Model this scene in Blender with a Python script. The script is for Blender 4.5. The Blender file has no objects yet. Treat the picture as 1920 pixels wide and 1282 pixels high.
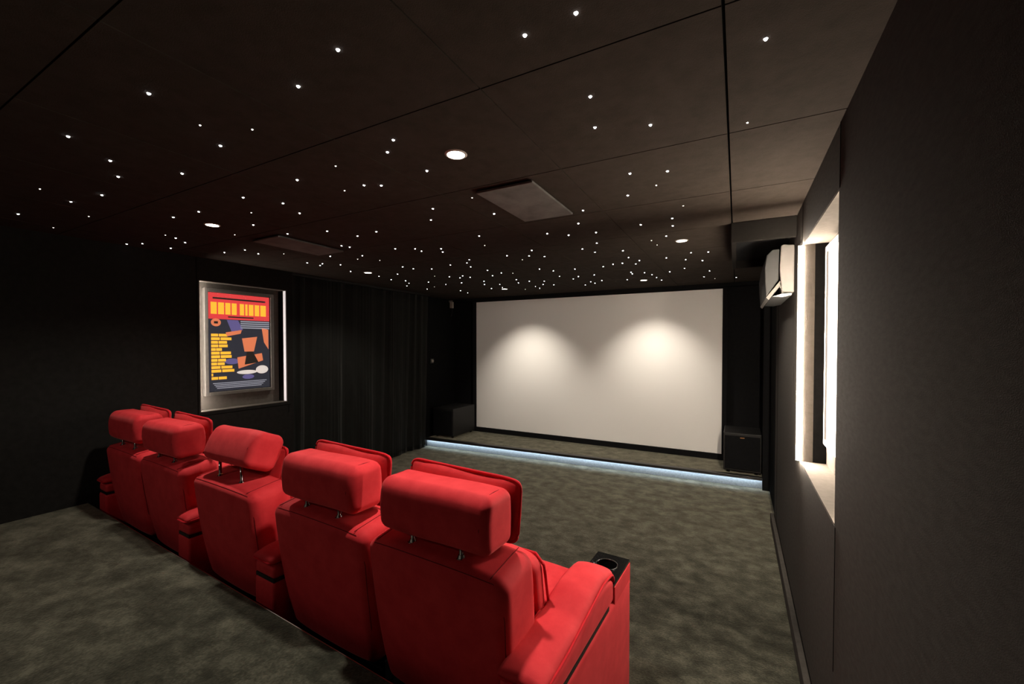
import bpy, bmesh, math, random
from mathutils import Vector, Matrix
random.seed(7)
sc = bpy.context.scene
R_ = math.radians
# ------------------------------------------------------------------ camera, world, exposure
CAMH, CE = 1.6324, 2.4024
FPX = 779.8
cam_d = bpy.data.cameras.new('camera')
cam = bpy.data.objects.new('camera', cam_d); sc.collection.objects.link(cam)
cam_d.sensor_fit = 'HORIZONTAL'; cam_d.sensor_width = 36.0
cam_d.lens = FPX / 1920 * 36.0
cam_d.shift_x = -2.9 / 1920; cam_d.shift_y = 17.8 / 1920
cam_d.clip_start = 0.02
cam.location = (0, 0, CAMH)
cam.rotation_euler = (R_(90) - 0.0183, 0, 0.4931)
sc.camera = cam
world = bpy.data.worlds.new('world'); sc.world = world; world.use_nodes = True
world.node_tree.nodes['Background'].inputs[0].default_value = (0, 0, 0, 1)
world.node_tree.nodes['Background'].inputs[1].default_value = 0
sc.view_settings.view_transform = 'Standard'
try: sc.view_settings.look = 'None'
except Exception: pass
sc.view_settings.gamma = 1.0
sc.view_settings.use_curve_mapping = False
sc.view_settings.exposure = 0.0
sc.cycles.max_bounces = 8
sc.cycles.diffuse_bounces = 5
sc.cycles.glossy_bounces = 4
sc.cycles.sample_clamp_indirect = 3.0
sc.cycles.use_denoising = True

# ------------------------------------------------------------------ lights of the room (ceiling downlights); the fixtures are built below
#            x       y     power  tilt_x(deg, towards +y)  half angle  blend
DOWN = [(-1.014, 1.392, 84, 0, 70, .8),
        (-3.001, 1.462, 62, 0, 70, .8),
        (-0.371, 3.340, 80, 0, 62, .7),
        (-3.522, 3.229, 36, 0, 62, .7),
        (-2.877, 5.088, 112, 24, 44, 1.0),
        (-1.000, 5.184, 94, 24, 44, 1.0),
        (-3.250, -.700, 17, 0, 80, .5)]
WARM = (1.0, .91, .79)
LED_MAIN, LED_STEP, GLARE = 680.0, 80.0, 1.05

# ------------------------------------------------------------------ materials
MATS = {}
def nodes(name):
    m = bpy.data.materials.new(name); m.use_nodes = True
    MATS[name] = m
    return m, m.node_tree.nodes, m.node_tree.links, m.node_tree.nodes['Principled BSDF']
def setp(b, **k):
    for key, v in k.items():
        key = key.replace('_', ' ')
        if key in b.inputs:
            b.inputs[key].default_value = v
def coords(N, L, scale=(1, 1, 1)):
    tc = N.new('ShaderNodeTexCoord'); mp = N.new('ShaderNodeMapping')
    mp.inputs['Scale'].default_value = scale
    L.new(tc.outputs['Object'], mp.inputs[0]); return mp.outputs[0]
def noise(N, L, vec, scale, detail=3, rough=.5):
    n = N.new('ShaderNodeTexNoise'); n.inputs['Scale'].default_value = scale
    n.inputs['Detail'].default_value = detail; n.inputs['Roughness'].default_value = rough
    L.new(vec, n.inputs['Vector']); return n.outputs[0]
def ramp(N, L, fac, stops):
    r = N.new('ShaderNodeValToRGB'); L.new(fac, r.inputs[0])
    e = r.color_ramp.elements
    while len(e) < len(stops): e.new(.5)
    for i, (p, c) in enumerate(stops):
        e[i].position = p; e[i].color = (*c, 1)
    return r.outputs[0]
def bump(N, L, b, h, strength, dist):
    bp = N.new('ShaderNodeBump'); bp.inputs['Strength'].default_value = strength
    bp.inputs['Distance'].default_value = dist
    L.new(h, bp.inputs['Height']); L.new(bp.outputs[0], b.inputs['Normal'])
def fabric(name, c1, c2, sheen, sheen_tint, nscale=6, bscale=260, bstr=.25, rough=.85, spec=.15, sc_=(1, 1, 1), sr=.4):
    m, N, L, b = nodes(name)
    v = coords(N, L, sc_)
    L.new(ramp(N, L, noise(N, L, v, nscale, 5, .6), [(.32, c1), (.68, c2)]), b.inputs['Base Color'])
    setp(b, Roughness=rough)
    b.inputs['Specular IOR Level'].default_value = spec
    b.inputs['Sheen Weight'].default_value = sheen
    b.inputs['Sheen Roughness'].default_value = sr
    b.inputs['Sheen Tint'].default_value = (*sheen_tint, 1)
    bump(N, L, b, noise(N, L, v, bscale, 2), bstr, .002)
    return m
def plain(name, c, rough=.5, metal=0, spec=.5, coat=0):
    m, N, L, b = nodes(name)
    v = coords(N, L)
    n = noise(N, L, v, 30, 3)
    L.new(ramp(N, L, n, [(.3, tuple(x * .92 for x in c)), (.7, tuple(min(1, x * 1.06) for x in c))]), b.inputs['Base Color'])
    setp(b, Roughness=rough, Metallic=metal)
    b.inputs['Specular IOR Level'].default_value = spec
    b.inputs['Coat Weight'].default_value = coat
    return m
def emit(name, c, s, sampling=None):
    m, N, L, b = nodes(name)
    setp(b, Roughness=.5)
    b.inputs['Base Color'].default_value = (*[min(1, x * .8) for x in c], 1)
    b.inputs['Emission Color'].default_value = (*c, 1)
    b.inputs['Emission Strength'].default_value = s
    if sampling: m.cycles.emission_sampling = sampling
    return m

velvet = fabric('red_velvet', (.56, .023, .031), (.69, .040, .048), .32, (1, .25, .25), nscale=11, bscale=420, bstr=.12, rough=.75, spec=.2, sr=.35)
velvet_seam = fabric('red_velvet_seam', (.16, .008, .012), (.20, .010, .014), .1, (1, .2, .22), nscale=20, bscale=420, rough=.9)
velvet_pipe = fabric('red_velvet_piping', (.50, .006, .014), (.60, .010, .020), .5, (1, .2, .22), nscale=20, bscale=420, rough=.75)
felt_ceil = fabric('ceiling_felt', (.031, .0245, .0200), (.041, .0325, .0267), .0, (1, 1, 1), nscale=16, bscale=300, bstr=.3, spec=.05, rough=1)
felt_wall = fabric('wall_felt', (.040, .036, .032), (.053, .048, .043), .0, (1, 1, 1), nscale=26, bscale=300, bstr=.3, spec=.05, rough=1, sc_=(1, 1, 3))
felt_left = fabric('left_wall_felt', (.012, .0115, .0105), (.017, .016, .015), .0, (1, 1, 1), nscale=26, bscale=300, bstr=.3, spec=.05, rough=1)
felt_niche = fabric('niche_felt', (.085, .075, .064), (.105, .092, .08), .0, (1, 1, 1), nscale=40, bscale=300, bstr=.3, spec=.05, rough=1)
felt_bulk = fabric('bulkhead_felt', (.0075, .0065, .0058), (.010, .009, .008), 0, (1, 1, 1), nscale=30, bscale=300, spec=.04, rough=1)
felt_black = fabric('black_felt', (.007, .007, .0075), (.010, .010, .0105), .0, (1, 1, 1), nscale=30, bscale=300, spec=.04, rough=1)
curtain_m = fabric('black_curtain', (.007, .0075, .0065), (.010, .0105, .009), .14, (.8, .8, .75), nscale=12, bscale=500, spec=.15, rough=.8)

def carpet_mat():
    m, N, L, b = nodes('green_grey_carpet')
    v = coords(N, L, (1.0, 1.25, 1)); v2 = coords(N, L)
    big = noise(N, L, v, 7.5, 7, .66)
    fine = noise(N, L, v2, 95, 3, .7)
    mx = N.new('ShaderNodeMath'); mx.operation = 'MULTIPLY_ADD'
    L.new(fine, mx.inputs[0]); mx.inputs[1].default_value = .42; L.new(big, mx.inputs[2])
    sh = N.new('ShaderNodeMapRange'); sh.inputs['From Min'].default_value = .55; sh.inputs['From Max'].default_value = .88
    sh.inputs['To Min'].default_value = .50; sh.inputs['To Max'].default_value = .90
    L.new(mx.outputs[0], sh.inputs['Value']); L.new(sh.outputs[0], b.inputs['Sheen Weight'])
    L.new(ramp(N, L, mx.outputs[0], [(.54, (.015, .0158, .0118)), (.71, (.032, .033, .0245)), (.92, (.085, .084, .062))]), b.inputs['Base Color'])
    setp(b, Roughness=1.0); b.inputs['Specular IOR Level'].default_value = .05
    b.inputs['Sheen Roughness'].default_value = .45
    b.inputs['Sheen Tint'].default_value = (.62, .58, .44, 1)
    bump(N, L, b, fine, .6, .006)
    return m
carpet = carpet_mat()
riser_m = fabric('riser_carpet', (.13, .135, .13), (.18, .185, .18), 0, (1, 1, 1), nscale=60, bscale=200, spec=.05, rough=1)
screen_m = fabric('screen_fabric', (.80, .78, .745), (.81, .79, .755), 0, (1, 1, 1), nscale=2, bscale=900, bstr=.03, rough=1, spec=.05)
black_plastic = plain('black_plastic', (.012, .012, .012), rough=.25)
black_gloss = plain('black_gloss', (.006, .006, .006), rough=.12, coat=.6)
black_satin = plain('black_satin', (.012, .0115, .011), rough=.5, spec=.3)
black_metal = plain('black_metal_trim', (.03, .029, .028), rough=.35, metal=.6)
chrome = plain('chrome', (.42, .41, .40), rough=.12, metal=1)
alu = plain('aluminium', (.55, .53, .50), rough=.3, metal=1)
silver = plain('brushed_silver_frame', (.20, .185, .165), rough=.38, metal=.7)
ac_cover = plain('ac_front_cover_shaded', (.022, .022, .021), rough=.65, spec=.12)  # cover darker than the casing: its shade is put into the colour
ac_white = plain('ac_casing_plastic', (.085, .078, .07), rough=.6, spec=.15)
white_pl = plain('white_plastic', (.42, .385, .345), rough=.45)
grey_pl = plain('grey_plastic', (.20, .20, .19), rough=.35)
dark_pl = plain('dark_plastic', (.05, .05, .048), rough=.4)
panel_white = fabric('grey_panel_fabric', (.085, .082, .077), (.14, .135, .128), 0, (1, 1, 1), nscale=7, bscale=200, spec=.1, rough=.9)
rear_fabric = fabric('rear_wall_fabric', (.45, .43, .40), (.50, .48, .45), 0, (1, 1, 1), nscale=7, bscale=200, spec=.1, rough=.9)
copper = plain('copper_badge', (.75, .33, .13), rough=.3, metal=.8)
groove_m = plain('groove_black', (.004, .004, .004), rough=1, spec=0)
down_m = emit('downlight_glow', (1, .90, .74), 12)
star_m = emit('star_point', (.93, .97, 1.0), 22, 'NONE')
star_dim = emit('star_point_dim', (1.0, .96, .84), 7, 'NONE')
led_m = emit('led_strip_warm', (1, .86, .70), LED_MAIN)
led_n = emit('led_strip_warm_dim', (1, .86, .70), 45)
led_l = emit('led_strip_cool_white', (1, .90, .80), 75)
led_face = emit('led_face_pale', (1, .95, .97), .34)
led_step = emit('led_strip_blue_white', (.62, .80, 1.0), LED_STEP)
glare_m = emit('painted_glare', (1, .95, .90), GLARE)
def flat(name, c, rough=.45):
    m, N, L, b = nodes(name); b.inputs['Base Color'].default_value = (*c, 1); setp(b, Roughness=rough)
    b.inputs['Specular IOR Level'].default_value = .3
    b.inputs['Emission Color'].default_value = (*c, 1); b.inputs['Emission Strength'].default_value = 1.15   # print set to glow in its own colour, for brightness
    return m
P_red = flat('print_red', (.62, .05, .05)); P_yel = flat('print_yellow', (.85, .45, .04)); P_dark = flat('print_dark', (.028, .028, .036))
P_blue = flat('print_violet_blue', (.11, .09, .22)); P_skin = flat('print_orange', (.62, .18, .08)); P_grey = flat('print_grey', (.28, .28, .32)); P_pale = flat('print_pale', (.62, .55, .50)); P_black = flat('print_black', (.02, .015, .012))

# ------------------------------------------------------------------ mesh helpers
def link(name, me, mat, parent=None, smooth=False):
    o = bpy.data.objects.new(name, me); sc.collection.objects.link(o)
    if mat is not None:
        for mm in (mat if isinstance(mat, (list, tuple)) else [mat]): me.materials.append(mm)
    if smooth:
        for p in me.polygons: p.use_smooth = True
    if parent: o.parent = parent
    return o
class MB:
    def __init__(s): s.v = []; s.f = []; s.mi = []
    def add(s, vs, fs, mi=0):
        n = len(s.v); s.v += [tuple(x) for x in vs]; s.f += [tuple(n + i for i in f) for f in fs]; s.mi += [mi] * len(fs)
    def box(s, x0, x1, y0, y1, z0, z1, mi=0):
        vs = [(x, y, z) for x in (x0, x1) for y in (y0, y1) for z in (z0, z1)]
        s.add(vs, [(0, 1, 3, 2), (4, 6, 7, 5), (0, 4, 5, 1), (2, 3, 7, 6), (0, 2, 6, 4), (1, 5, 7, 3)], mi)
    def quad(s, a, b, c, d, mi=0): s.add([a, b, c, d], [(0, 1, 2, 3)], mi)
    def prism(s, pts, ax, lo, hi, mi=0):
        """pts: outline in the two other axes (in order), extruded along ax from lo to hi"""
        n = len(pts)
        def mk(p, t):
            q = list(p); q.insert(ax, t); return q
        vs = [mk(p, lo) for p in pts] + [mk(p, hi) for p in pts]
        fs = [tuple(range(n)), tuple(range(2 * n - 1, n - 1, -1))]
        fs += [(i, i + n, (i + 1) % n + n, (i + 1) % n) for i in range(n)]
        s.add(vs, fs, mi)
    def cyl(s, c, r, h, ax=2, n=20, r2=None, mi=0):
        r2 = r if r2 is None else r2
        vs = []
        for k, (rr, t) in enumerate(((r, 0), (r2, h))):
            for i in range(n):
                a = 2 * math.pi * i / n; p = [rr * math.cos(a), rr * math.sin(a)]; p.insert(ax, t)
                vs.append([c[j] + p[j] for j in range(3)])
        fs = [tuple(range(n))[::-1], tuple(range(n, 2 * n))] + [(i, (i + 1) % n, (i + 1) % n + n, i + n) for i in range(n)]
        s.add(vs, fs, mi)
    def tube(s, path, r, n=8, closed=False, mi=0):
        P = [Vector(p) for p in path]; m = len(P); rings = []
        up = Vector((0, 0, 1))
        for i in range(m):
            a = P[(i - 1) % m] if (closed or i > 0) else P[i]; b = P[(i + 1) % m] if (closed or i < m - 1) else P[i]
            t = (b - a).normalized()
            u = t.cross(up)
            if u.length < .05: u = t.cross(Vector((1, 0, 0)))
            u.normalize(); w = t.cross(u)
            rings.append([P[i] + (u * math.cos(2 * math.pi * k / n) + w * math.sin(2 * math.pi * k / n)) * r for k in range(n)])
        base = len(s.v)
        for rg in rings: s.v += [tuple(x) for x in rg]
        seg = m if closed else m - 1
        for i in range(seg):
            j = (i + 1) % m
            for k in range(n):
                s.f.append((base + i * n + k, base + i * n + (k + 1) % n, base + j * n + (k + 1) % n, base + j * n + k)); s.mi.append(mi)
        if not closed:
            s.f.append(tuple(base + k for k in range(n))); s.f.append(tuple(base + (m - 1) * n + k for k in range(n))[::-1]); s.mi += [mi, mi]
    def rbox(s, c, size, r, k=6, m=4, warp=None, mi=0):
        """rounded box, centre c, full size, edge radius r; dense enough to warp"""
        h = [x / 2 for x in size]
        ax = []
        for hh in h:
            rr = min(r, hh * .999); core = hh - rr
            a = []
            for i in range(m): a.append(-(core + rr * math.tan(R_(45) * (m - i) / m)))
            for i in range(k + 1): a.append(-core + 2 * core * i / k)
            for i in range(1, m + 1): a.append(core + rr * math.tan(R_(45) * i / m))
            ax.append((a, core, rr))
        idx = {}; base = len(s.v); vs = []
        def vid(i, j, l):
            key = (i, j, l)
            if key not in idx:
                p = [ax[0][0][i], ax[1][0][j], ax[2][0][l]]
                q = [max(-ax[d][1], min(ax[d][1], p[d])) for d in range(3)]
                dv = Vector([p[d] - q[d] for d in range(3)])
                if dv.length > 1e-9:
                    dv.normalize()
                    o = [q[d] + dv[d] * ax[d][2] for d in range(3)]
                else: o = p
                if warp: o = warp(*o)
                idx[key] = base + len(vs); vs.append((o[0] + c[0], o[1] + c[1], o[2] + c[2]))
            return idx[key]
        n = len(ax[0][0]) - 1
        fs = []
        for i in range(n):
            for j in range(n):
                for (e, fl) in ((0, 0), (n, 1)):
                    for d in range(3):
                        def g(a, b):
                            q = [a, b]; q.insert(d, e); return vid(*q)
                        f = (g(i, j), g(i + 1, j), g(i + 1, j + 1), g(i, j + 1))
                        flip = (fl == 0) ^ (d == 1)
                        fs.append(f[::-1] if flip else f)
        s.v += vs; s.f += fs; s.mi += [mi] * len(fs)
    def build(s, name, mat, parent=None, smooth=False, loc=None, recalc=True):
        me = bpy.data.meshes.new(name); me.from_pydata(s.v, [], s.f)
        for p, i in zip(me.polygons, s.mi): p.material_index = i
        if recalc:
            bm = bmesh.new(); bm.from_mesh(me); bmesh.ops.recalc_face_normals(bm, faces=bm.faces); bm.to_mesh(me); bm.free()
        o = link(name, me, mat, parent, smooth)
        if loc: o.location = loc
        return o
def auto_smooth(o, deg=40):
    me = o.data
    for p in me.polygons: p.use_smooth = True
    bm = bmesh.new(); bm.from_mesh(me)
    for e in bm.edges:
        if len(e.link_faces) == 2 and e.calc_face_angle(0) > R_(deg): e.smooth = False
    bm.to_mesh(me); bm.free()
def bevel(o, w=.004, seg=2):
    b = o.modifiers.new('bevel', 'BEVEL'); b.width = w; b.segments = seg; b.limit_method = 'ANGLE'; b.angle_limit = R_(40)
def empty(name, loc=(0, 0, 0), rz=0):
    o = bpy.data.objects.new(name, None); sc.collection.objects.link(o); o.location = loc; o.rotation_euler = (0, 0, rz)
    o.empty_display_size = .1
    return o
def tag(o, label=None, cat=None, group=None, kind=None):
    if label: o['label'] = label
    if cat: o['category'] = cat
    if group: o['group'] = group
    if kind: o['kind'] = kind
    return o
def struct(o, label, cat='wall'): return tag(o, label, cat, None, 'structure')

# ------------------------------------------------------------------ dimensions
XR, XL = .3106, -4.2245
YB = -1.75                      # rear wall
YSC = 6.0                       # screen plane
YW = 6.04
ZS = .131                       # stage top
ZP = .455                       # rear carpet platform
def riser_y(x): return 1.050 + (-1.04 - x) * .0475
def stage_y(x): return 5.175 + (x + 4.35) * .048

# ------------------------------------------------------------------ floor, platform, stage
m = MB(); m.box(-4.75, XR + .25, .6, 6.3, -.1, 0)
struct(m.build('floor', carpet), 'mottled green grey carpet floor in front of the red seats', 'floor')
m = MB(); a, b = riser_y(XL - .1), riser_y(XR + .05)
m.prism([(XL - .1, YB - .05), (XR + .05, YB - .05), (XR + .05, b), (XL - .1, a)], 2, 0.001, ZP)
struct(m.build('floor_platform', carpet), 'raised carpeted platform behind the row of red seats', 'floor')
m = MB()
for (x0, x1) in ((XL, XR - .001),):
    m.prism([(x0, riser_y(x0) - .0012), (x1, riser_y(x1) - .0012), (x1, riser_y(x1) + .0025), (x0, riser_y(x0) + .0025)], 2, ZP - .03, ZP + .002)
o = m.build('edge_trim', alu); struct(o, 'thin metal trim along the edge of the rear carpet platform', 'trim'); o.name = 'trim_1'

# stage : top slab with overhanging nosing, riser set back
XS0, XS1 = -4.37, .262
m = MB()
m.prism([(XS0, stage_y(XS0) + .03), (XS1, stage_y(XS1) + .03), (XS1, 6.035), (XS0, 6.035)], 2, .001, ZS)
o = m.build('stage', carpet); tag(o, 'low carpeted stage platform under the projection screen', 'stage')
m = MB(); m.prism([(XS0, stage_y(XS0) + .024), (XS1, stage_y(XS1) + .024), (XS1, stage_y(XS1) + .034), (XS0, stage_y(XS0) + .034)], 2, .002, ZS - .03)
m.build('riser', riser_m, o)
m = MB(); m.prism([(XS0, stage_y(XS0) - .022), (XS1, stage_y(XS1) - .022), (XS1, stage_y(XS1) + .05), (XS0, stage_y(XS0) + .05)], 2, ZS - .014, ZS + .004)
m.prism([(XS0, stage_y(XS0) - .022), (XS1, stage_y(XS1) - .022), (XS1, stage_y(XS1) - .012), (XS0, stage_y(XS0) - .012)], 2, ZS - .028, ZS - .0138)
e = m.build('nosing', black_metal, o); bevel(e, .004)
m = MB(); m.prism([(XS0 + .01, stage_y(XS0) - .010), (XS1 - .005, stage_y(XS1) - .010), (XS1 - .005, stage_y(XS1) + .000), (XS0 + .01, stage_y(XS0) + .000)], 2, ZS - .020, ZS - .0145)
e = m.build('led_strip', led_step, o); tag(e, 'blue white LED strip under the stage nosing')

# ------------------------------------------------------------------ ceiling of felt panels with open joints
GX, GY, GP = -.036, 1.072, .655
m = MB()
m.box(-4.8, XR + .3, YB - .1, 6.3, CE + .012, CE + .08, 1)
i0 = -8
xs = [GX + GP * k for k in range(-8, 2)]; ys = [GY + GP * k for k in range(-5, 9)]
g = .0025
AC1 = (-1.158, -.846, 1.757, 2.303); AC2 = (-3.15, -2.84, 1.80, 2.35)
for i in range(len(xs) - 1):
    for j in range(len(ys) - 1):
        x0, x1, y0, y1 = xs[i] + g, xs[i + 1] - g, ys[j] + g, ys[j + 1] - g
        x1 = min(x1, XR + .2)
        gg = .0025 if i == len(xs) - 2 else 0
        m.box(x0 + gg, x1, y0, y1, CE, CE + .0115)
struct(m.build('ceiling', [felt_ceil, groove_m]), 'dark brown felt panel ceiling with thin joints', 'ceiling')

# ------------------------------------------------------------------ walls
def wall_with_hole(name, x, thick, ya, yb, za, zb, hy0, hy1, hz0, hz1, mats, joints, sgn):
    """wall whose room face is at x; thickness goes away from the room (sgn=+1: +x). hole filled by a niche. joints are thin grooves."""
    m = MB(); X0, X1 = sorted((x, x + sgn * thick))
    m.box(X0, X1, ya, hy0, za, zb); m.box(X0, X1, hy1, yb, za, zb)
    m.box(X0, X1, hy0, hy1, za, hz0); m.box(X0, X1, hy0, hy1, hz1, zb)
    # niche back
    xb = x + sgn * .165; XA, XB = sorted((xb, xb + sgn * .03)); m.box(XA, XB, hy0 - .05, hy1 + .05, hz0 - .05, hz1 + .05)
    for (axis, p, q0, q1) in joints:
        XA, XB = sorted((x - sgn * .0012, x + sgn * .002))
        if axis == 'y': m.box(XA, XB, p - .0025, p + .0025, q0, q1, 1)
        else: m.box(XA, XB, q0, q1, p - .0025, p + .0025, 1)
    return m.build(name, mats)
# right wall: niche y 1.834-2.744, z .984-2.176
RN = (1.834, 2.744, .984, 2.176)
o = wall_with_hole('wall_right', XR, .16, YB, 4.42, 0.0, CE, *RN, [felt_wall, groove_m],
    [('y', 1.82, 0.47, .984), ('y', 1.82, 2.176, CE), ('y', 2.758, 2.176, CE), ('y', 4.2, .09, CE), ('z', .095, 1.1, 4.42)], 1)
struct(o, 'dark felt right wall with an illuminated recess')
m = MB(); m.box(XR + .02, XR + .16, 4.42, 6.1, 0, CE); struct(m.build('wall_right_front', felt_black), 'black wall at the right of the stage')
m = MB(); m.box(.281, XR - .0015, 1.07, 4.44, .0, .088); o = m.build('baseboard_right', felt_wall); bevel(o, .004); struct(o, 'felt covered baseboard along the right wall', 'baseboard')
# left wall: niche y 1.94-2.76, z 1.016-2.20
LN = (1.942, 2.762, 1.016, 2.202)
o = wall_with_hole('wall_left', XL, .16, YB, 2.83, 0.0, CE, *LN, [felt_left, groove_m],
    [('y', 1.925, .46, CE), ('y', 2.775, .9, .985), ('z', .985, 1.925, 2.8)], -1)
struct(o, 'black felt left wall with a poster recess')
m = MB(); m.box(-4.62, -4.45, 2.83, 6.1, 0, CE); struct(m.build('wall_left_front', felt_black), 'black wall behind the curtain and left of the stage')
m = MB(); m.box(-4.7, .6, YW, YW + .1, 0, CE); struct(m.build('wall_front', felt_black), 'black wall behind the projection screen')
m = MB(); m.box(-4.5, .6, YB - .1, YB, 0, CE); struct(m.build('wall_back', rear_fabric), 'rear wall behind the camera')
# pilasters at the ends of the stage
m = MB(); m.box(.262, XR + .02, 5.37, 5.50, 0, CE); struct(m.build('trim_2', felt_black), 'black felt post at the right end of the stage', 'trim')
m = MB(); m.box(-4.45, -4.372, 5.12, 5.26, 0, CE); struct(m.build('trim_3', felt_black), 'black felt post at the left end of the stage', 'trim')
m = MB(); m.box(-4.45, XR + .02, 5.90, YW, 2.36, CE); struct(m.build('trim_4', felt_black), 'black felt header between ceiling and projection screen', 'trim')

# ------------------------------------------------------------------ recess fittings
def niche(x, sgn, n, led, back_gap):
    """felt lining board floated in the recess and LED profiles down both sides"""
    y0, y1, z0, z1 = n
    m = MB(); xb = x + sgn * .115
    XA, XB = sorted((xb, xb + sgn * .02)); m.box(XA, XB, y0 + back_gap, y1 - back_gap, z0 + .0, z1 - .0)
    # felt linings of sill and head, and of the reveals
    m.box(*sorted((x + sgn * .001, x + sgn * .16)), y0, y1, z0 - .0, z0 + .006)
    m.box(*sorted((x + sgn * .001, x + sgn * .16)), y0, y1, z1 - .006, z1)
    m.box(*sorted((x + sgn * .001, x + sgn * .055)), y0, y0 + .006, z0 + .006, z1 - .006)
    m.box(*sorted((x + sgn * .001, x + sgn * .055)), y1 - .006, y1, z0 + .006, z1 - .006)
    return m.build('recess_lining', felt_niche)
o = niche(XR, 1, RN, led_m, .0); o.name = 'recess_lining'; struct(o, 'lit grey felt lining of the recess in the right wall', 'wall recess')
o = niche(XL, -1, LN, led_l, .02); struct(o, 'lit grey felt lining of the poster recess in the left wall', 'wall recess')
m = MB(); m.box(XR + .055, XR + .1145, RN[1] - .004, RN[1] + .0, RN[2] + .006, RN[3] - .006); struct(m.build('reveal_shade', felt_black), 'black strip painting the shade on the inner reveal of the right wall recess', 'wall recess')  # black strip stands in for the poster frame's shadow on the reveal
# LED profiles
def led_strip(name, x0, x1, y0, y1, z0, z1, mat, label):
    r = empty(name, ((x0 + x1) / 2, (y0 + y1) / 2, z0)); tag(r, label, 'LED strip', 'vertical LED strips in the wall recesses')
    m = MB(); m.box(x0 - r.location.x, x1 - r.location.x, y0 - r.location.y, y1 - r.location.y, 0, z1 - z0)
    m.build('diffuser', mat, r)
    sx_ = 1 if x0 > 0 else -1
    if y0 > 2.5 and x0 > 0: sx_ = -1          # fin added on the far strip's room side to block its light
    xb = (x1 if sx_ > 0 else x0) - r.location.x
    m = MB(); m.box(*sorted((xb, xb + sx_ * .002)), y0 - r.location.y - .001, y1 - r.location.y + .001, -.003, z1 - z0 + .003)
    m.build('channel', alu, r)
led_strip('led_strip', XR - .021, XR - .004, RN[1] - .010, RN[1] + .003, RN[2] + .012, RN[3] - .012, led_m, 'bright vertical LED strip on the far edge of the right wall recess')
led_strip('led_strip', XR + .012, XR + .040, RN[0] + .0062, RN[0] + .0120, RN[2] + .012, RN[3] - .012, led_n, 'vertical LED strip on the near edge of the right wall recess')
led_strip('led_strip', XL - .050, XL - .025, LN[0] + .0062, LN[0] + .0100, LN[2] + .012, LN[3] - .012, led_l, 'vertical LED strip at the seat side of the left poster recess')

led_strip('led_strip', XL - .045, XL - .008, LN[1] - .010, LN[1] - .0062, LN[2] + .008, LN[3] - .008, led_face, 'pale vertical light strip on the curtain side edge of the left poster recess')
def frame_bars(m, xa, xb, y0, y1, z0, z1, w):
    m.box(xa, xb, y0, y0 + w, z0, z1); m.box(xa, xb, y1 - w, y1, z0, z1)
    m.box(xa, xb, y0 + w, y1 - w, z0, z0 + w); m.box(xa, xb, y0 + w, y1 - w, z1 - w, z1)
# left poster
PX = -4.283
pr_ = empty('framed_poster', (PX, 2.335, 1.150)); tag(pr_, 'framed poster with red top band and yellow blocks in the lit left wall recess', 'poster')
m = MB(); frame_bars(m, -.05, 0, -.322, .322, 0, .998, .032); e = m.build('frame', silver, pr_); bevel(e, .003)
m = MB(); m.box(-.049, -.020, -.291, .291, .031, .967); m.build('backing', black_satin, pr_)
m = MB()
Y0, Y1, Z0, Z1 = -.285, .285, .036, .962
def pq(u0, u1, v0, v1, mi, d=0.0):   # u from left (y low) 0..1, v from top 0..1
    ya, yb = Y0 + (Y1 - Y0) * u0, Y0 + (Y1 - Y0) * u1; za, zb = Z1 - (Z1 - Z0) * v1, Z1 - (Z1 - Z0) * v0
    x = -.019 + d; m.quad((x, ya, za), (x, yb, za), (x, yb, zb), (x, ya, zb), mi)
def pp(pts, mi, d):
    x = -.019 + d; m.add([(x, Y0 + (Y1 - Y0) * u, Z1 - (Z1 - Z0) * v) for u, v in pts], [tuple(range(len(pts)))], mi)
def ell(cu, cv, ru, rv, mi, d, n=24): pp([(cu + ru * math.cos(2 * math.pi * k / n), cv + rv * math.sin(2 * math.pi * k / n)) for k in range(n)], mi, d)
pq(0, 1, 0, 1, 2)
pq(0, 1, 0, .265, 0, .0003)
pq(.07, .93, .045, .062, 7, .0006)
# generic block "lettering": a row of plain yellow blocks
for k, (u0, u1) in enumerate(((.04, .13), (.15, .24), (.26, .34), (.36, .44), (.49, .56), (.58, .62), (.64, .72), (.74, .82), (.84, .94))):
    pq(u0, u1, .095, .215, 1, .0006)
pq(.3, .72, .232, .245, 7, .0006)
ell(.115, .30, .075, .04, 4, .0009); pq(.085, .145, .288, .312, 7, .0012)
pp([(.28, .27), (.46, .27), (.54, .37), (.36, .40)], 3, .0005)
for k in range(4): pq(.50, 1, .275 + k * .022, .287 + k * .022, 5, .0005)
pp([(.26, .40), (.52, .37), (.50, .41), (.28, .44)], 4, .0007)
rows = [.25, .31, .24, .25, .16, .30, .31, .22, .20, .32, .35, .06, .23]
for k, w in enumerate(rows):
    v = .415 + k * .0365
    pq(.04, .04 + w * .42, v, v + .028, 1, .0006); 
    if w > .1: pq(.04 + w * .46, .04 + w, v, v + .028, 1, .0006)
pp([(.52, .46), (.78, .44), (.72, .60), (.56, .60)], 4, .0006); pp([(.44, .66), (.86, .62), (.88, .70), (.46, .78)], 4, .0005); pp([(.60, .60), (.70, .60), (.80, .72), (.56, .74)], 7, .0007)
pp([(.86, .34), (.98, .36), (.98, .58), (.90, .50)], 4, .0005)
ell(.36, .70, .12, .03, 3, .0004); ell(.60, .82, .17, .022, 6, .0007); ell(.86, .80, .11, .045, 6, .0007); ell(.62, .87, .10, .025, 3, .0008)
for k in range(4): pq(.06 + .02 * k, .94 - .03 * k, .915 + k * .017, .923 + k * .017, 5, .0006)
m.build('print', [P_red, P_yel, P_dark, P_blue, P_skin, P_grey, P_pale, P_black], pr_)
gm, N, L, b = nodes('poster_glass')
for n_ in list(N):
    if n_.type != 'OUTPUT_MATERIAL': N.remove(n_)
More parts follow.
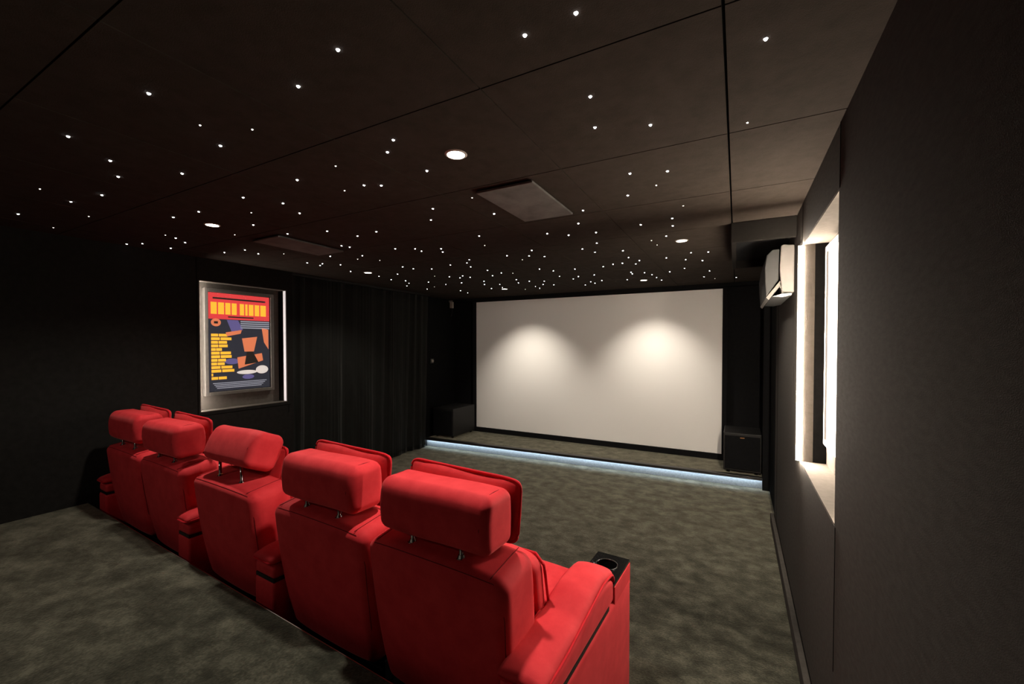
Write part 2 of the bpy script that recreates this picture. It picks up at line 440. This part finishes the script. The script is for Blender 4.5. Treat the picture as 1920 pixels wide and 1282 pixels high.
tr = N.new('ShaderNodeBsdfTransparent'); gl = N.new('ShaderNodeBsdfGlossy'); gl.inputs['Roughness'].default_value = .18
fr = N.new('ShaderNodeFresnel'); fr.inputs[0].default_value = 1.5; mx = N.new('ShaderNodeMixShader')
L.new(fr.outputs[0], mx.inputs[0]); L.new(tr.outputs[0], mx.inputs[1]); L.new(gl.outputs[0], mx.inputs[2]); L.new(mx.outputs[0], N['Material Output'].inputs[0])
m = MB(); m.box(-.014, -.011, -.291, .291, .031, .967); m.build('glass', gm, pr_)
# right poster: white glare on it put in as a glowing panel
rx = empty('glare_poster', (.385, 2.262, 1.13)); tag(rx, 'framed poster in the right wall recess, its white glare put in as a glowing panel', 'light box')
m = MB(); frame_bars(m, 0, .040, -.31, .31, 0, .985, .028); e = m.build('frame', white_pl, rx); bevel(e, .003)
m = MB(); m.box(.008, .039, -.283, .283, .027, .958); m.build('glare_panel', glare_m, rx)

# ------------------------------------------------------------------ projection screen
SX0, SX1, SZ0, SZ1 = -3.948, -.166, .208, 2.343
r = empty('projection_screen', ((SX0 + SX1) / 2, YSC, ZS)); tag(r, 'large white projection screen in a wide black frame above the stage', 'projection screen')
cx = (SX0 + SX1) / 2; hw = (SX1 - SX0) / 2
m = MB(); m.box(-hw, hw, 0, .01, SZ0 - ZS, SZ1 - ZS); m.build('screen_surface', screen_m, r)
m = MB(); fw = .055
m.box(-hw - fw, -hw, -.03, .03, .003, SZ1 - ZS + .015); m.box(hw, hw + fw, -.03, .03, .003, SZ1 - ZS + .015)
m.box(-hw, hw, -.03, .03, .003, SZ0 - ZS); m.box(-hw, hw, -.03, .03, SZ1 - ZS, SZ1 - ZS + .015)
m.build('screen_frame', felt_black, r)

# ------------------------------------------------------------------ curtain on its rail
m = MB(); cols = 420; y0, y1 = 2.80, 5.10; zt, zb = CE - .03, .012
zr = [zb + (zt - zb) * k / 24 for k in range(25)]
def cx_(t, z):
    y = y0 + (y1 - y0) * t
    f = (z - zb) / (zt - zb)
    a = .014 * math.sin(2 * math.pi * t * 13 + 3.5 * math.sin(t * 7) + .5 * f) * (1 - .25 * f) * (.6 + .5 * math.sin(t * 23)) + .022 * math.sin(2 * math.pi * t * 4.3 + 1 + .8 * f) * (1.2 - f) + .003 * math.sin(2 * math.pi * t * 47 + 3 * f) * (.5 + .5 * math.sin(t * 31))
    a += .004 * math.sin(z * 9 + t * 60 + 2 * math.sin(t * 17)) * max(0, 1 - 2 * abs(f - .35))
    return -4.33 + .065 * f + a, y + .006 * math.sin(2 * math.pi * t * 33 + 2 * f)
vs = []; fs = []
for k, z in enumerate(zr):
    for i in range(cols + 1):
        x, y = cx_(i / cols, z); vs.append((x, y, z))
for k in range(24):
    for i in range(cols):
        a = k * (cols + 1) + i; fs.append((a, a + 1, a + cols + 2, a + cols + 1))
m.add(vs, fs)
r = empty('curtain', (0, 0, 0)); tag(r, 'floor length black pleated curtain along the left wall', 'curtain')
o = m.build('drape', curtain_m, r, True, recalc=False); so = o.modifiers.new('thick', 'SOLIDIFY'); so.thickness = .003
# hem and seam lines
m = MB(); m.tube([(cx_(i / 140, .09)[0] + .001, cx_(i / 140, .09)[1], .09) for i in range(141)], .0016, 4)
m.build('hem', curtain_m, r)
m = MB(); m.box(-4.285, -4.235, 2.83, 5.12, CE - .028, CE - .002); o = m.build('curtain_rail', black_satin); tag(o, 'dark ceiling rail carrying the black curtain', 'curtain rail')

# ------------------------------------------------------------------ downlights
labels = ['round recessed downlight above the right half of the seats, largest of the lit downlights',
          'round recessed downlight over the left end of the seat row, near the slanting ceiling vent',
          'round recessed downlight near the bulkhead on the right',
          'round recessed downlight beside the curtain rail',
          'round recessed downlight just in front of the screen, left half',
          'round recessed downlight just in front of the screen, right half',
          'round recessed downlight behind the camera on the left']
for (x, y, pw, tilt, half, bl), lab in zip(DOWN, labels):
    r = empty('downlight', (x, y, CE)); tag(r, lab, 'downlight', 'recessed ceiling downlights')
    m = MB(); n = 28
    for i in range(n):
        a0, a1 = 2 * math.pi * i / n, 2 * math.pi * (i + 1) / n
        def rg(rr, z, a): return (rr * math.cos(a), rr * math.sin(a), z)
        m.quad(rg(.040, -.004, a0), rg(.046, 0.0, a0), rg(.046, 0.0, a1), rg(.040, -.004, a1))
        m.quad(rg(.036, -.003, a0), rg(.040, -.004, a0), rg(.040, -.004, a1), rg(.036, -.003, a1))
    m.build('trim_ring', white_pl, r, True)
    m = MB(); m.cyl((0, 0, -.0025), .037, .002, n=28); m.build('lamp_face', down_m, r)
    ld = bpy.data.lights.new('downlight_beam', 'SPOT'); ld.energy = pw; ld.color = WARM; ld.spot_size = R_(2 * half); ld.spot_blend = bl; ld.shadow_soft_size = .03
    lo = bpy.data.objects.new('downlight_beam', ld); sc.collection.objects.link(lo); lo.parent = r; lo.location = (0, 0, -.04)
    lo.rotation_euler = (R_(tilt), 0, 0)
    if tilt:
        ld = bpy.data.lights.new('downlight_spill', 'SPOT'); ld.energy = pw * .010; ld.color = WARM; ld.spot_size = R_(176); ld.spot_blend = .1; ld.shadow_soft_size = .03
        lo = bpy.data.objects.new('downlight_spill', ld); sc.collection.objects.link(lo); lo.parent = r; lo.location = (0, 0, -.04)

# ceiling vents / access panels (proud panels of pale fabric)
def vent(cxy, label, lift):
    (x0, x1, y0, y1) = cxy; r = empty('ceiling_panel', ((x0 + x1) / 2, (y0 + y1) / 2, CE)); tag(r, label, 'ceiling panel')
    hx, hy = (x1 - x0) / 2, (y1 - y0) / 2
    m = MB(); m.box(-hx + .02, hx - .02, -hy + .02, hy - .02, -lift, -.0005); m.build('collar', black_satin, r)
    m = MB(); m.rbox((0, 0, -lift - .006), (2 * hx, 2 * hy, .012), .004, k=2, m=2); m.build('cover', panel_white, r)
vent(AC1, 'pale grey rectangular panel hung just below the ceiling, centre of the picture', .007)
vent(AC2, 'pale grey rectangular panel hung just below the ceiling, on the left', .007)

# ------------------------------------------------------------------ bulkhead and air conditioner on the right
BX0, BX1, BY0, BY1, BZ = -.040, XR - .001, 3.0, 4.05, 2.275
r = empty('ceiling_bulkhead', (0, 0, 0)); tag(r, 'dark felt box bulkhead hanging from the ceiling above the air conditioner', 'bulkhead')
m = MB(); t = .03
m.prism([(BX0, BY0), (BX1, BY0), (BX1, BY0 + t), (BX0 + t, BY0 + t), (BX0 + t, BY1 - t), (BX1, BY1 - t), (BX1, BY1), (BX0, BY1)], 2, BZ, CE - .0005)
e = m.build('side_panels', felt_bulk, r); bevel(e, .004)
m = MB(); m.box(BX0 + t, BX1, BY0 + t, BY1 - t, BZ + .06, BZ + .08); m.build('soffit', felt_black, r)

r = empty('air_conditioner', (XR, 0, 0)); tag(r, 'white wall mounted air conditioner with open louvre, under the bulkhead', 'air conditioner')
m = MB()   # rear casing, profile in x(out from wall, negative) z
prof = [(0, 2.250), (-.060, 2.258), (-.072, 2.250), (-.078, 2.10), (-.066, 1.962), (0, 1.955)]
m.prism([(p[0], p[1]) for p in prof], 1, 3.115, 3.92)
e = m.build('casing', ac_white, r); bevel(e, .006, 3)
m = MB()
prof = [(-.079, 2.235), (-.115, 2.235), (-.148, 2.20), (-.158, 2.12), (-.155, 2.03), (-.148, 1.935), (-.082, 2.04)]
m.prism(prof, 1, 3.135, 3.915); e = m.build('front_cover', ac_cover, r); bevel(e, .005, 2)
m = MB()
m.prism([(-.150, 1.930), (-.080, 2.025), (-.064, 2.012), (-.135, 1.914)], 1, 3.128, 3.905); e = m.build('louvre', ac_white, r); bevel(e, .002)
m = MB(); m.prism([(-.080, 2.030), (-.064, 1.955), (-.048, 1.958), (-.062, 2.030)], 1, 3.128, 3.905); e = m.build('outlet_rib', ac_white, r)
m = MB(); m.prism([(-.118, 1.935), (-.06, 1.952), (-.01, 1.953), (-.01, 1.94), (-.06, 1.93)], 1, 3.14, 3.90); m.build('underside_grille', dark_pl, r)
m = MB(); m.tube([(-.072, 3.112, 1.995 + .010 * math.cos(a * .6)) if 0 else (-.070 + .006 * math.sin(a * .6), 3.111, 2.0 + .014 * math.cos(a * .6)) for a in range(9)], .0013, 5); m.build('clip', dark_pl, r)

# ------------------------------------------------------------------ subwoofers
def subwoofer(x0, x1, y0, y1, z1, label, copperbadge):
    r = empty('subwoofer', ((x0 + x1) / 2, y0, ZS)); tag(r, label, 'subwoofer', 'subwoofers on the stage')
    w = (x1 - x0) / 2; d = y1 - y0; h = z1 - ZS
    m = MB(); m.box(-w, w, .0, d, .030, h); e = m.build('cabinet', black_satin, r); bevel(e, .008, 3)
    m = MB(); m.rbox((0, -.008, h / 2 + .012), (2 * w - .03, .018, h - .085), .006, k=2, m=2); e = m.build('grille', felt_black, r)
    for sx in (-1, 1):
        for yy in (.05, d - .05):
            m = MB(); m.cyl((sx * (w - .05), yy, .0005), .018, .030, n=14, r2=.022); m.build('foot', black_plastic, r)
    m = MB(); m.box(-.022, .022, -.0195, -.0165, h - .052, h - .045); e = m.build('badge', copper if copperbadge else black_metal, r)
    if copperbadge: tag(e, 'small copper coloured maker badge')
    return r
subwoofer(-4.350, -3.945, 5.325, 5.935, .600, 'black subwoofer at the left end of the stage', False)
subwoofer(-.130, .255, 5.445, 5.925, .600, 'black subwoofer with a small copper badge at the right end of the stage', True)

# wall sensor and thermostat
r = empty('wall_sensor', (-4.395, 5.90, 2.26)); tag(r, 'small white sensor box high in the corner left of the screen', 'sensor')
m = MB(); m.rbox((0, 0, .05), (.055, .05, .11), .008, k=2, m=2); m.build('housing', white_pl, r, True)
m = MB(); m.box(-.055, .02, -.012, .012, .100, .13); m.build('bracket', grey_pl, r)
m = MB(); m.tube([(.005, 0, 0), (.010, 0, -.05), (.004, 0, -.10), (-.015, 0, -.15)], .003, 6); m.build('cable', dark_pl, r)
r = empty('thermostat', (-4.449, 5.42, 1.35)); tag(r, 'small round pale wall control left of the stage', 'thermostat')
m = MB(); m.rbox((.006, 0, 0), (.012, .075, .075), .005, k=2, m=2); m.build('plate', dark_pl, r, True)
m = MB(); m.cyl((.012, 0, 0), .026, .014, ax=0, n=24, r2=.022); m.build('dial', white_pl, r)

# ------------------------------------------------------------------ red cinema seats
SW = .615       # back shell width
def smooth(o): auto_smooth(o, 50); return o
def seat_warp_back(w, d, h):
    # local: x across, y fore-aft, z up from the shell centre; recline, taper and bulge
    def f(x, y, z):
        t = max(0, min(1, (z + h / 2) / h))      # 0 bottom .. 1 top
        x2 = x * (1 - .075 * (1 - t) ** 1.3)
        if t < .2: x2 *= 1 - .05 * ((.2 - t) / .2) ** 2
        if t > .90: x2 *= 1 - .02 * ((t - .90) / .1)
        rear = max(0, -y / (d / 2))
        y2 = y + .085 * (1 - t) - .012 * math.sin(math.pi * t) * rear
        # rear face slightly crowned across the width
        y2 += .016 * rear * (abs(x) / (w / 2)) ** 3
        z2 = z
        fr = max(0, y / (d / 2))
        if t > .8: z2 += (t - .8) / .2 * (-.018 * (abs(x) / (w / 2)) ** 3 + .03 * (y / d + .5))
        return (x2, y2, z2)
    return f
def make_headrest(root, dz=0, dy=0, tilt=0):
    raised = tilt < -10
    """upholstered roll with a flatter welted pillow in front, carried on two chrome posts"""
    W, D, H = (.470 if raised else .498), .175, .196
    hz = .944 + dz
    def prof(x, y, z):                            # flat rear, generously rounded top
        t = z / (H / 2)
        u = y / (D / 2)
        y2 = y - (.024 if u < 0 else .012) * u * t * t if t > 0 else y - .010 * u * t * t
        k = 1 - .03 * abs(x / (W / 2)) ** 6
        return (x, y2, z * k + .003 * math.sin(x * 11))
    m = MB(); m.rbox((0, 0, H / 2), (W, D, H), .036, k=10, m=5, warp=prof)
    roll = m.build('headrest', velvet, root); smooth(roll)
    roll.location = (-.028 if raised else 0, D / 2 + dy, hz); roll.rotation_euler = (R_(tilt), 0, 0)
    for sx in (-1, 1):                            # end seams
        m = MB(); X = sx * (W / 2 - .030)
        pts = []
        for k in range(21):
            a = math.pi * 2 * k / 20
            yy = (D / 2 - .001) * math.copysign(abs(math.cos(a)) ** .42, math.cos(a)); zz = (H / 2 - .0005) * math.copysign(abs(math.sin(a)) ** .42, math.sin(a))
            q = prof(X, yy, zz); pts.append((q[0], q[1], q[2] + H / 2))
        m.tube(pts[:-1], .0016, 5, True); m.build('seam', velvet_seam, roll, True)
    # front pillow
    pw, pt, ph = .520, .048, .215
    def pf(x, y, z):
        ex = abs(x) / (pw / 2); ez = abs(z) / (ph / 2)
        puff = (1 - ex ** 4) * (1 - ez ** 4)
        y2 = y * (.35 + .65 * puff) + .010 * math.sin(x * 16) * ez ** 3 * .5
        return (x, y2, z - .006 * math.cos(x * 9) * max(0, z))
    m = MB(); m.rbox((0, 0, 0), (pw, pt, ph), .022, k=12, m=3, warp=pf)
    pil = m.build('pillow', velvet, roll); smooth(pil); pil.location = (0, D / 2 + .016, H / 2 + .008); pil.rotation_euler = (R_(-6), R_(1.0), 0)
    if raised: pil.location = (.01, D / 2 + .020, H / 2 - .055); pil.rotation_euler = (R_(10), R_(1.0), 0)
    path = []
    for k in range(48):
        a = 2 * math.pi * k / 48; c, s_ = math.cos(a), math.sin(a)
        xx = (pw / 2 + .001) * math.copysign(abs(c) ** .17, c); zz = (ph / 2 + .001) * math.copysign(abs(s_) ** .2, s_)
        q = pf(xx, 0, zz); path.append((q[0], q[1] - .004, q[2]))
    m = MB(); m.tube(path, .0055, 6, True)
    wl = m.build('welt', velvet_pipe, roll, True); wl.location = pil.location; wl.rotation_euler = pil.rotation_euler
    PY = .050 + dy
    for sx in (-1, 1):
        m = MB(); m.cyl((sx * .112, PY, .800), .0075, hz - .800 + .03, n=12); p = m.build('post', chrome, root, True)
        m = MB(); m.cyl((sx * .112, PY, .904), .021, .007, n=20, r2=.018); m.cyl((sx * .112, PY, .911), .014, .010, n=20, r2=.010); smooth(m.build('post_collar', chrome, root))
def make_seat(name, dz=0, dy=0, tilt=0, SW=.615):
    r = empty(name); H = .595
    # back shell: rear face near local y = 0 at its top
    D = .215
    m = MB(); f = seat_warp_back(SW, D, H)
    m.rbox((0, D / 2 - .012, .31 + H / 2), (SW - .006, D, H), .042, k=14, m=5, warp=f)
    sh = m.build('back_shell', velvet, r); smooth(sh)
    # shoulder seams
    def on(x, y, z): q = f(x, y, z); return (q[0], q[1] + D / 2 - .012, q[2] + .31 + H / 2)
    m = MB(); w2, h2, d2 = (SW - .006) / 2, H / 2, D / 2
    path = [on(-w2 + .045 + (2 * w2 - .09) * k / 24, -d2 + .0122, h2 - .0122) for k in range(25)]
    path = [on(-w2 + .0122, -d2 + .0122, -.12), on(-w2 + .0122, -d2 + .0122, .05), on(-w2 + .0122, -d2 + .0122, .16), on(-w2 + .024, -d2 + .0100, h2 - .032)] + path + \
           [on(w2 - .024, -d2 + .0100, h2 - .032), on(w2 - .0122, -d2 + .0122, .16), on(w2 - .0122, -d2 + .0122, .05), on(w2 - .0122, -d2 + .0122, -.12)]
    m.tube(path, .0016, 5); m.build('rear_seam', velvet_seam, r, True)
    for sx in (-1, 1):
        m = MB(); m.tube([on(sx * (w2 - .055), -d2 + .015 + (D - .03) * k / 10, h2 + .0003) for k in range(11)], .0016, 5); m.build('shoulder_seam', velvet_seam, r, True)
    # front cushion of the back
    cw, cd, ch = .590, .13, .50
    def cf(x, y, z):
        ex = abs(x) / (cw / 2); t = (z + ch / 2) / ch
        y2 = y * (1 - .25 * ex ** 4) + .10 * (1 - t)
        return (x * (1 - .04 * (1 - t)), y2, z - .02 * ex ** 4 * t)
    m = MB(); m.rbox((0, .265, .62), (cw, cd, ch), .05, k=10, m=4, warp=cf); smooth(m.build('back_cushion', velvet, r))
    m = MB(); path = []
    for k in range(13): path.append((-cw / 2 - .004, .265 + cd / 2 - .03 + .10 * (1 - k / 12), .40 + .42 * k / 12))
    path += [(-cw / 2 + .03, .265 + cd / 2 - .03, .855), (cw / 2 - .03, .265 + cd / 2 - .03, .855)]
    for k in range(12, -1, -1): path.append((cw / 2 + .004, .265 + cd / 2 - .03 + .10 * (1 - k / 12), .40 + .42 * k / 12))
    m.tube(path, .006, 6); m.build('cushion_welt', velvet_pipe, r, True)
    # seat cushion, front panel, base
    def sf(x, y, z):
        ex = abs(x) / .28
        return (x, y, z + (.012 * (1 - ex ** 2) if z > 0 else 0) + (.02 * (y / .26) if z > 0 else 0))
    m = MB(); m.rbox((0, .60, .405), (.570, .56, .17), .055, k=8, m=4, warp=sf); smooth(m.build('seat_cushion', velvet, r))
    m = MB(); m.rbox((0, .82, .20), (.565, .10, .28), .03, k=6, m=3); smooth(m.build('footrest', velvet, r))
    m = MB(); m.box(-.27, .27, .14, .80, .0005, .30); e = m.build('base', black_satin, r); bevel(e, .01)
    make_headrest(r, dz, dy, tilt)
    return r
AWD = .165
def arm_top(t):     # height of the pillow's top along the arm, t 0 rear .. 1 front
    return .585 + .030 * math.sin(min(1, t * 1.15) * math.pi * .5) + .030 * max(0, math.sin((t - .45) / .55 * math.pi)) * (t > .45)
def make_arm(root, x, AW):
    """armrest at local x: velvet body, groove band, upper block, welted pillow on top, black cup holder plate at the front"""
    y0, y1 = -.005, .905
    m = MB(); m.rbox((0, (y0 + y1) / 2, .268), (AW, y1 - y0, .530), .018, k=4, m=3)
    b = m.build('armrest', velvet, root); smooth(b); b.location = (x, 0, 0)
    m = MB(); m.box(-AW / 2 + .006, AW / 2 - .006, y0 + .006, y1 - .3, .530, .548); m.build('groove_band', black_plastic, b)
    # upper block
    def uf(xx, yy, zz):
        t = (yy + .33) / .66
        return (xx, yy, zz + (arm_top(t) - .585 if zz > 0 else 0))
    m = MB(); m.rbox((0, y0 + .33 + .003, .575), (AW - .004, .66, .062), .020, k=16, m=3, warp=uf); smooth(m.build('upper_block', velvet, b))
    # pillow: follows arm_top and drops over the front edge
    LN_ = .70; hw = AW / 2 - .004
    def pf(xx, yy, zz):
        t = (yy + LN_ / 2) / LN_; ex = abs(xx) / hw
        ed = max(0, (abs(t - .5) - .44) / .06)
        z2 = zz * (1 - .35 * ex ** 4) * (1 - .35 * min(1, ed)) + (.008 * (1 - ex * ex) if zz > 0 else 0)
        drop = -.055 * max(0, (t - .90) / .10) ** 2
        return (xx * (1 + .05 * (1 - t)), yy, z2 + arm_top(t) - .585 + drop + .002 * math.sin(yy * 37 + xx * 20) * (zz > 0))
    m = MB(); m.rbox((0, y0 + LN_ / 2 - .008, .628), (2 * hw, LN_, .042), .018, k=22, m=3, warp=pf); smooth(m.build('arm_pillow', velvet, b))
    path = []
    for k in range(64):
        a = 2 * math.pi * (k + .5) / 64; c, s_ = math.cos(a), math.sin(a)
        xx = (hw + .003) * math.copysign(abs(c) ** .2, c); yy = (LN_ / 2 + .003) * math.copysign(abs(s_) ** .25, s_)
        q = pf(xx, yy, -.004); path.append((q[0], q[1] + y0 + LN_ / 2 - .008, q[2] + .628))
    m = MB(); m.tube(path, .0050, 6, True); m.build('arm_welt', velvet_pipe, b, True)
    # front top block and cup holder plate
    m = MB(); fx = AW / 2 - .001
    m.box(-fx, -fx + .014, y1 - .24, y1 - .002, .5, .598); m.box(fx - .014, fx, y1 - .24, y1 - .002, .5, .598)
    m.box(-fx + .014, fx - .014, y1 - .016, y1 - .002, .5, .598); m.box(-fx + .014, fx - .014, y1 - .24, y1 - .226, .5, .598)
    fb = m.build('front_block', velvet, b); bevel(fb, .003, 2)
    m = MB(); hx, pa, pb, zt_ = AW / 2 - .004, y1 - .245, y1 - .004, .612; R0 = .048; cyy = y1 - .105
    n = 32; ring = [(R0 * math.cos(2 * math.pi * i / n), cyy + R0 * math.sin(2 * math.pi * i / n)) for i in range(n)]
    outer = []
    for i in range(n):
        a = 2 * math.pi * i / n; c, s_ = math.cos(a), math.sin(a)
        tx = hx / abs(c) if abs(c) > 1e-6 else 9; ty = ((pb - cyy) if s_ > 0 else (cyy - pa)) / abs(s_) if abs(s_) > 1e-6 else 9
        t = min(tx, ty); outer.append((t * c, cyy + t * s_))
    # real corners
    for (qx, qy) in ((hx, pb), (-hx, pb), (-hx, pa), (hx, pa)):
        j = min(range(n), key=lambda i: (outer[i][0] - qx) ** 2 + (outer[i][1] - qy) ** 2); outer[j] = (qx, qy)
    vs = [(p[0], p[1], zt_) for p in ring] + [(p[0], p[1], zt_) for p in outer] + [(p[0], p[1], zt_ - .012) for p in outer] + [(p[0], p[1], zt_ - .060) for p in [(q[0] * .9, cyy + (q[1] - cyy) * .9) for q in ring]]
    fs = []
    for i in range(n):
        j = (i + 1) % n
        fs += [(i, j, n + j, n + i), (n + i, n + j, 2 * n + j, 2 * n + i), (i, 3 * n + i, 3 * n + j, j)]
    fs.append(tuple(3 * n + i for i in range(n)))
    m.add(vs, fs); m.build('cup_holder', black_gloss, b, recalc=False)
    m = MB(); m.tube([(p[0], p[1], zt_ + .001) for p in ring], .003, 6, True); m.build('cup_ring', black_gloss, b, True)
    return b
spec = [  # x, headrest dz, dy, tilt, arms, label
    (-3.755, .62, .012, 0, 0, (-1,), 'red velvet recliner with its own armrest beside the left wall, leftmost of the row'),
    (-3.135, .62, .004, 0, 3, (1,), 'red velvet recliner second from the left wall, armrest on its right side'),
    (-2.375, .64, .030, .01, -24, (), 'red velvet recliner in the middle of the row with raised, tilted headrest on long posts'),
    (-1.572, .64, .0, 0, 0, (-1,), 'red velvet recliner second from the right end, armrest on its left side'),
    (-.930, .64, .0, 0, 0, (1,), 'red velvet recliner at the right end of the row, nearest the camera')]
for (x, SW, dz, dy, tilt, arms, lab) in spec:
    s_ = make_seat('recliner_seat', dz, dy, tilt, SW)
    s_.location = (x, riser_y(x) + .055, 0); s_.rotation_euler = (0, 0, -.0475)
    tag(s_, lab, 'seat', 'red velvet cinema recliners')
    for a in arms:
        aw = {-3.755: .145, -3.135: .138}.get(x, .162)
        make_arm(s_, a * (SW / 2 + aw / 2 - .030), aw)

# ------------------------------------------------------------------ fibre optic stars
STARS = [(-0.927,0.754,0),(-1.162,0.803,0),(-1.6,0.608,0),(-1.672,0.78,1),(-1.54,0.884,1),(-1.775,0.897,0),(-2.193,0.59,0),(-2.327,0.75,0),(-2.516,0.838,0),(-2.215,0.959,0),(-1.15,1.181,0),(-1.243,1.244,0),(-1.537,1.234,1),(-1.826,1.252,0),(-1.222,1.46,0),(-3.058,0.719,1),(-2.901,0.9,0),(-3.185,0.862,0),(-3.76,0.794,0),(-3.455,1.011,1),(-3.994,0.996,1),(-2.294,1.266,0),(-2.198,1.422,0),(-2.277,1.575,0),(-1.743,1.451,1),(-1.601,1.447,0),(-1.53,1.489,0),(-2.767,1.278,0),(-3.025,1.261,0),(-2.518,1.434,1),(-2.765,1.587,0),(-1.533,1.882,0),(-1.681,2.045,0),(-1.237,1.84,1),(-1.273,2.126,0),(-3.13,1.667,1),(-2.775,1.826,0),(-2.471,1.911,0),(-2.186,2.08,0),(-2.39,2.098,0),(-1.626,2.509,0),(-1.746,2.773,1),(-3.57,1.439,1),(-3.602,1.514,0),(-3.7,1.615,0),(-4.156,1.427,0),(-4.028,1.477,0),(-4.018,1.654,0),(-3.808,1.944,0),(-3.561,1.975,0),(-3.608,2.11,0),(-3.417,2.213,1),(-3.159,2.27,0),(-2.74,2.248,0),(-2.721,2.309,0),(-3.152,2.466,0),(-3.041,2.669,1),(-2.885,2.584,0),(-2.91,2.808,1),(-2.442,2.523,0),(-2.3,2.599,0),(-2.312,2.691,0),(-2.115,2.698,0),(-2.177,2.798,0),(-1.775,3.182,0),(-1.495,3.098,0),(-1.61,3.283,0),(-1.735,3.399,1),(-1.5,3.367,0),(-1.173,2.679,0),(-1.057,2.79,0),(-0.9,2.55,0),(-0.865,2.813,0),(-0.951,3.113,0),(-1.058,3.412,0),(-1.112,3.249,0),(-0.555,2.769,0),(-0.357,2.72,0),(-0.376,2.893,0),(-0.451,3.141,0),(-0.568,3.226,1),(-0.555,3.394,1),(-0.836,3.463,0),(-0.859,3.763,0),(-0.969,3.996,0),(-1.062,4.006,0),(-1.181,4.084,0),(-0.866,4.096,0),(-0.8,3.943,0),(-0.563,3.936,0),(-0.35,3.816,0),(-0.421,4.106,0),(-0.219,3.851,0),(-0.288,4.218,0),(-0.477,4.562,0),(-0.638,4.706,0),(-0.262,4.853,0),(-0.341,5.245,0),(-0.237,5.456,1),(-0.015,5.464,0),(-3.602,2.564,0),(-3.614,2.711,0),(-3.51,2.659,0),(-3.402,2.778,0),(-3.619,3.083,0),(-3.592,3.453,0),(-3.656,3.708,0),(-3.302,3.445,0),(-2.949,3.148,0),(-2.926,3.278,0),(-2.77,3.379,0),(-3.563,3.853,0),(-3.665,4.025,0),(-3.857,4.196,0),(-3.389,4.071,0),(-3.832,4.574,0),(-3.603,4.45,1),(-3.034,3.753,1),(-3.327,4.341,0),(-2.91,3.862,0),(-2.47,3.295,0),(-3.523,4.939,0),(-3.574,5.196,0),(-3.066,4.322,0),(-2.848,3.983,0),(-2.743,3.888,0),(-2.722,4.007,0),(-2.267,3.283,0),(-2.162,3.169,0),(-2.351,3.47,0),(-2.307,3.716,0),(-2.436,4.033,0),(-2.261,3.927,0),(-2.745,4.342,0),(-2.887,4.578,0),(-3.01,4.953,0),(-2.713,4.672,0),(-2.822,4.931,0),(-2.159,4.001,1),(-2.337,4.418,0),(-2.435,4.661,0),(-2.634,5.252,1),(-2.255,4.606,0),(-2.381,5.049,0),(-2.408,5.246,0),(-2.218,4.938,0),(-2.093,4.693,0),(-1.795,3.904,0),(-1.712,4.072,0),(-1.785,4.425,0),(-2.106,5.026,0),(-1.474,4.076,0),(-1.602,4.545,0),(-1.714,4.684,0),(-1.753,5.244,0),(-1.602,5.007,0),(-1.592,5.141,0),(-1.41,4.523,0),(-1.452,4.965,0),(-1.166,5.048,0),(-1.02,4.653,0),(-1.01,4.543,0),(-0.888,4.646,0),(-0.839,4.81,0),(-0.829,5.047,0),(-0.81,5.287,0),(-0.473,0.94,0),(-0.337,0.934,0),(-0.409,1.266,0),(-0.452,1.453,0),(-0.275,1.529,0),(0.057,1.239,0),(0.025,1.673,1),(-0.433,1.917,0),(-0.28,1.97,0),(-0.352,2.119,1),(-0.506,2.192,0),(-0.271,2.503,1),(-0.789,2.314,0)]
pm = None
for (x, y, small) in STARS:
    rr = .0034 if small else .0052
    key = 'sm' if small else 'bg'
    if key not in MATS:
        m = MB(); n = 10
        vs = [(rr * math.cos(2 * math.pi * i / n), rr * math.sin(2 * math.pi * i / n), -.0005) for i in range(n)] + [(.6 * rr * math.cos(2 * math.pi * i / n), .6 * rr * math.sin(2 * math.pi * i / n), -.0005 - .6 * rr) for i in range(n)]
        fs = [(i, (i + 1) % n, n + (i + 1) % n, n + i) for i in range(n)] + [tuple(range(n, 2 * n))] + [tuple(range(n))[::-1]]
        me = bpy.data.meshes.new('star_light'); me.from_pydata(vs, [], fs); me.materials.append(star_dim if small else star_m); MATS[key] = me
    o = bpy.data.objects.new('star_light', MATS[key]); sc.collection.objects.link(o); o.location = (x, y, CE)
    tag(o, 'tiny white fibre optic star point set in the dark felt ceiling', 'star light', 'fibre optic star points in the ceiling')
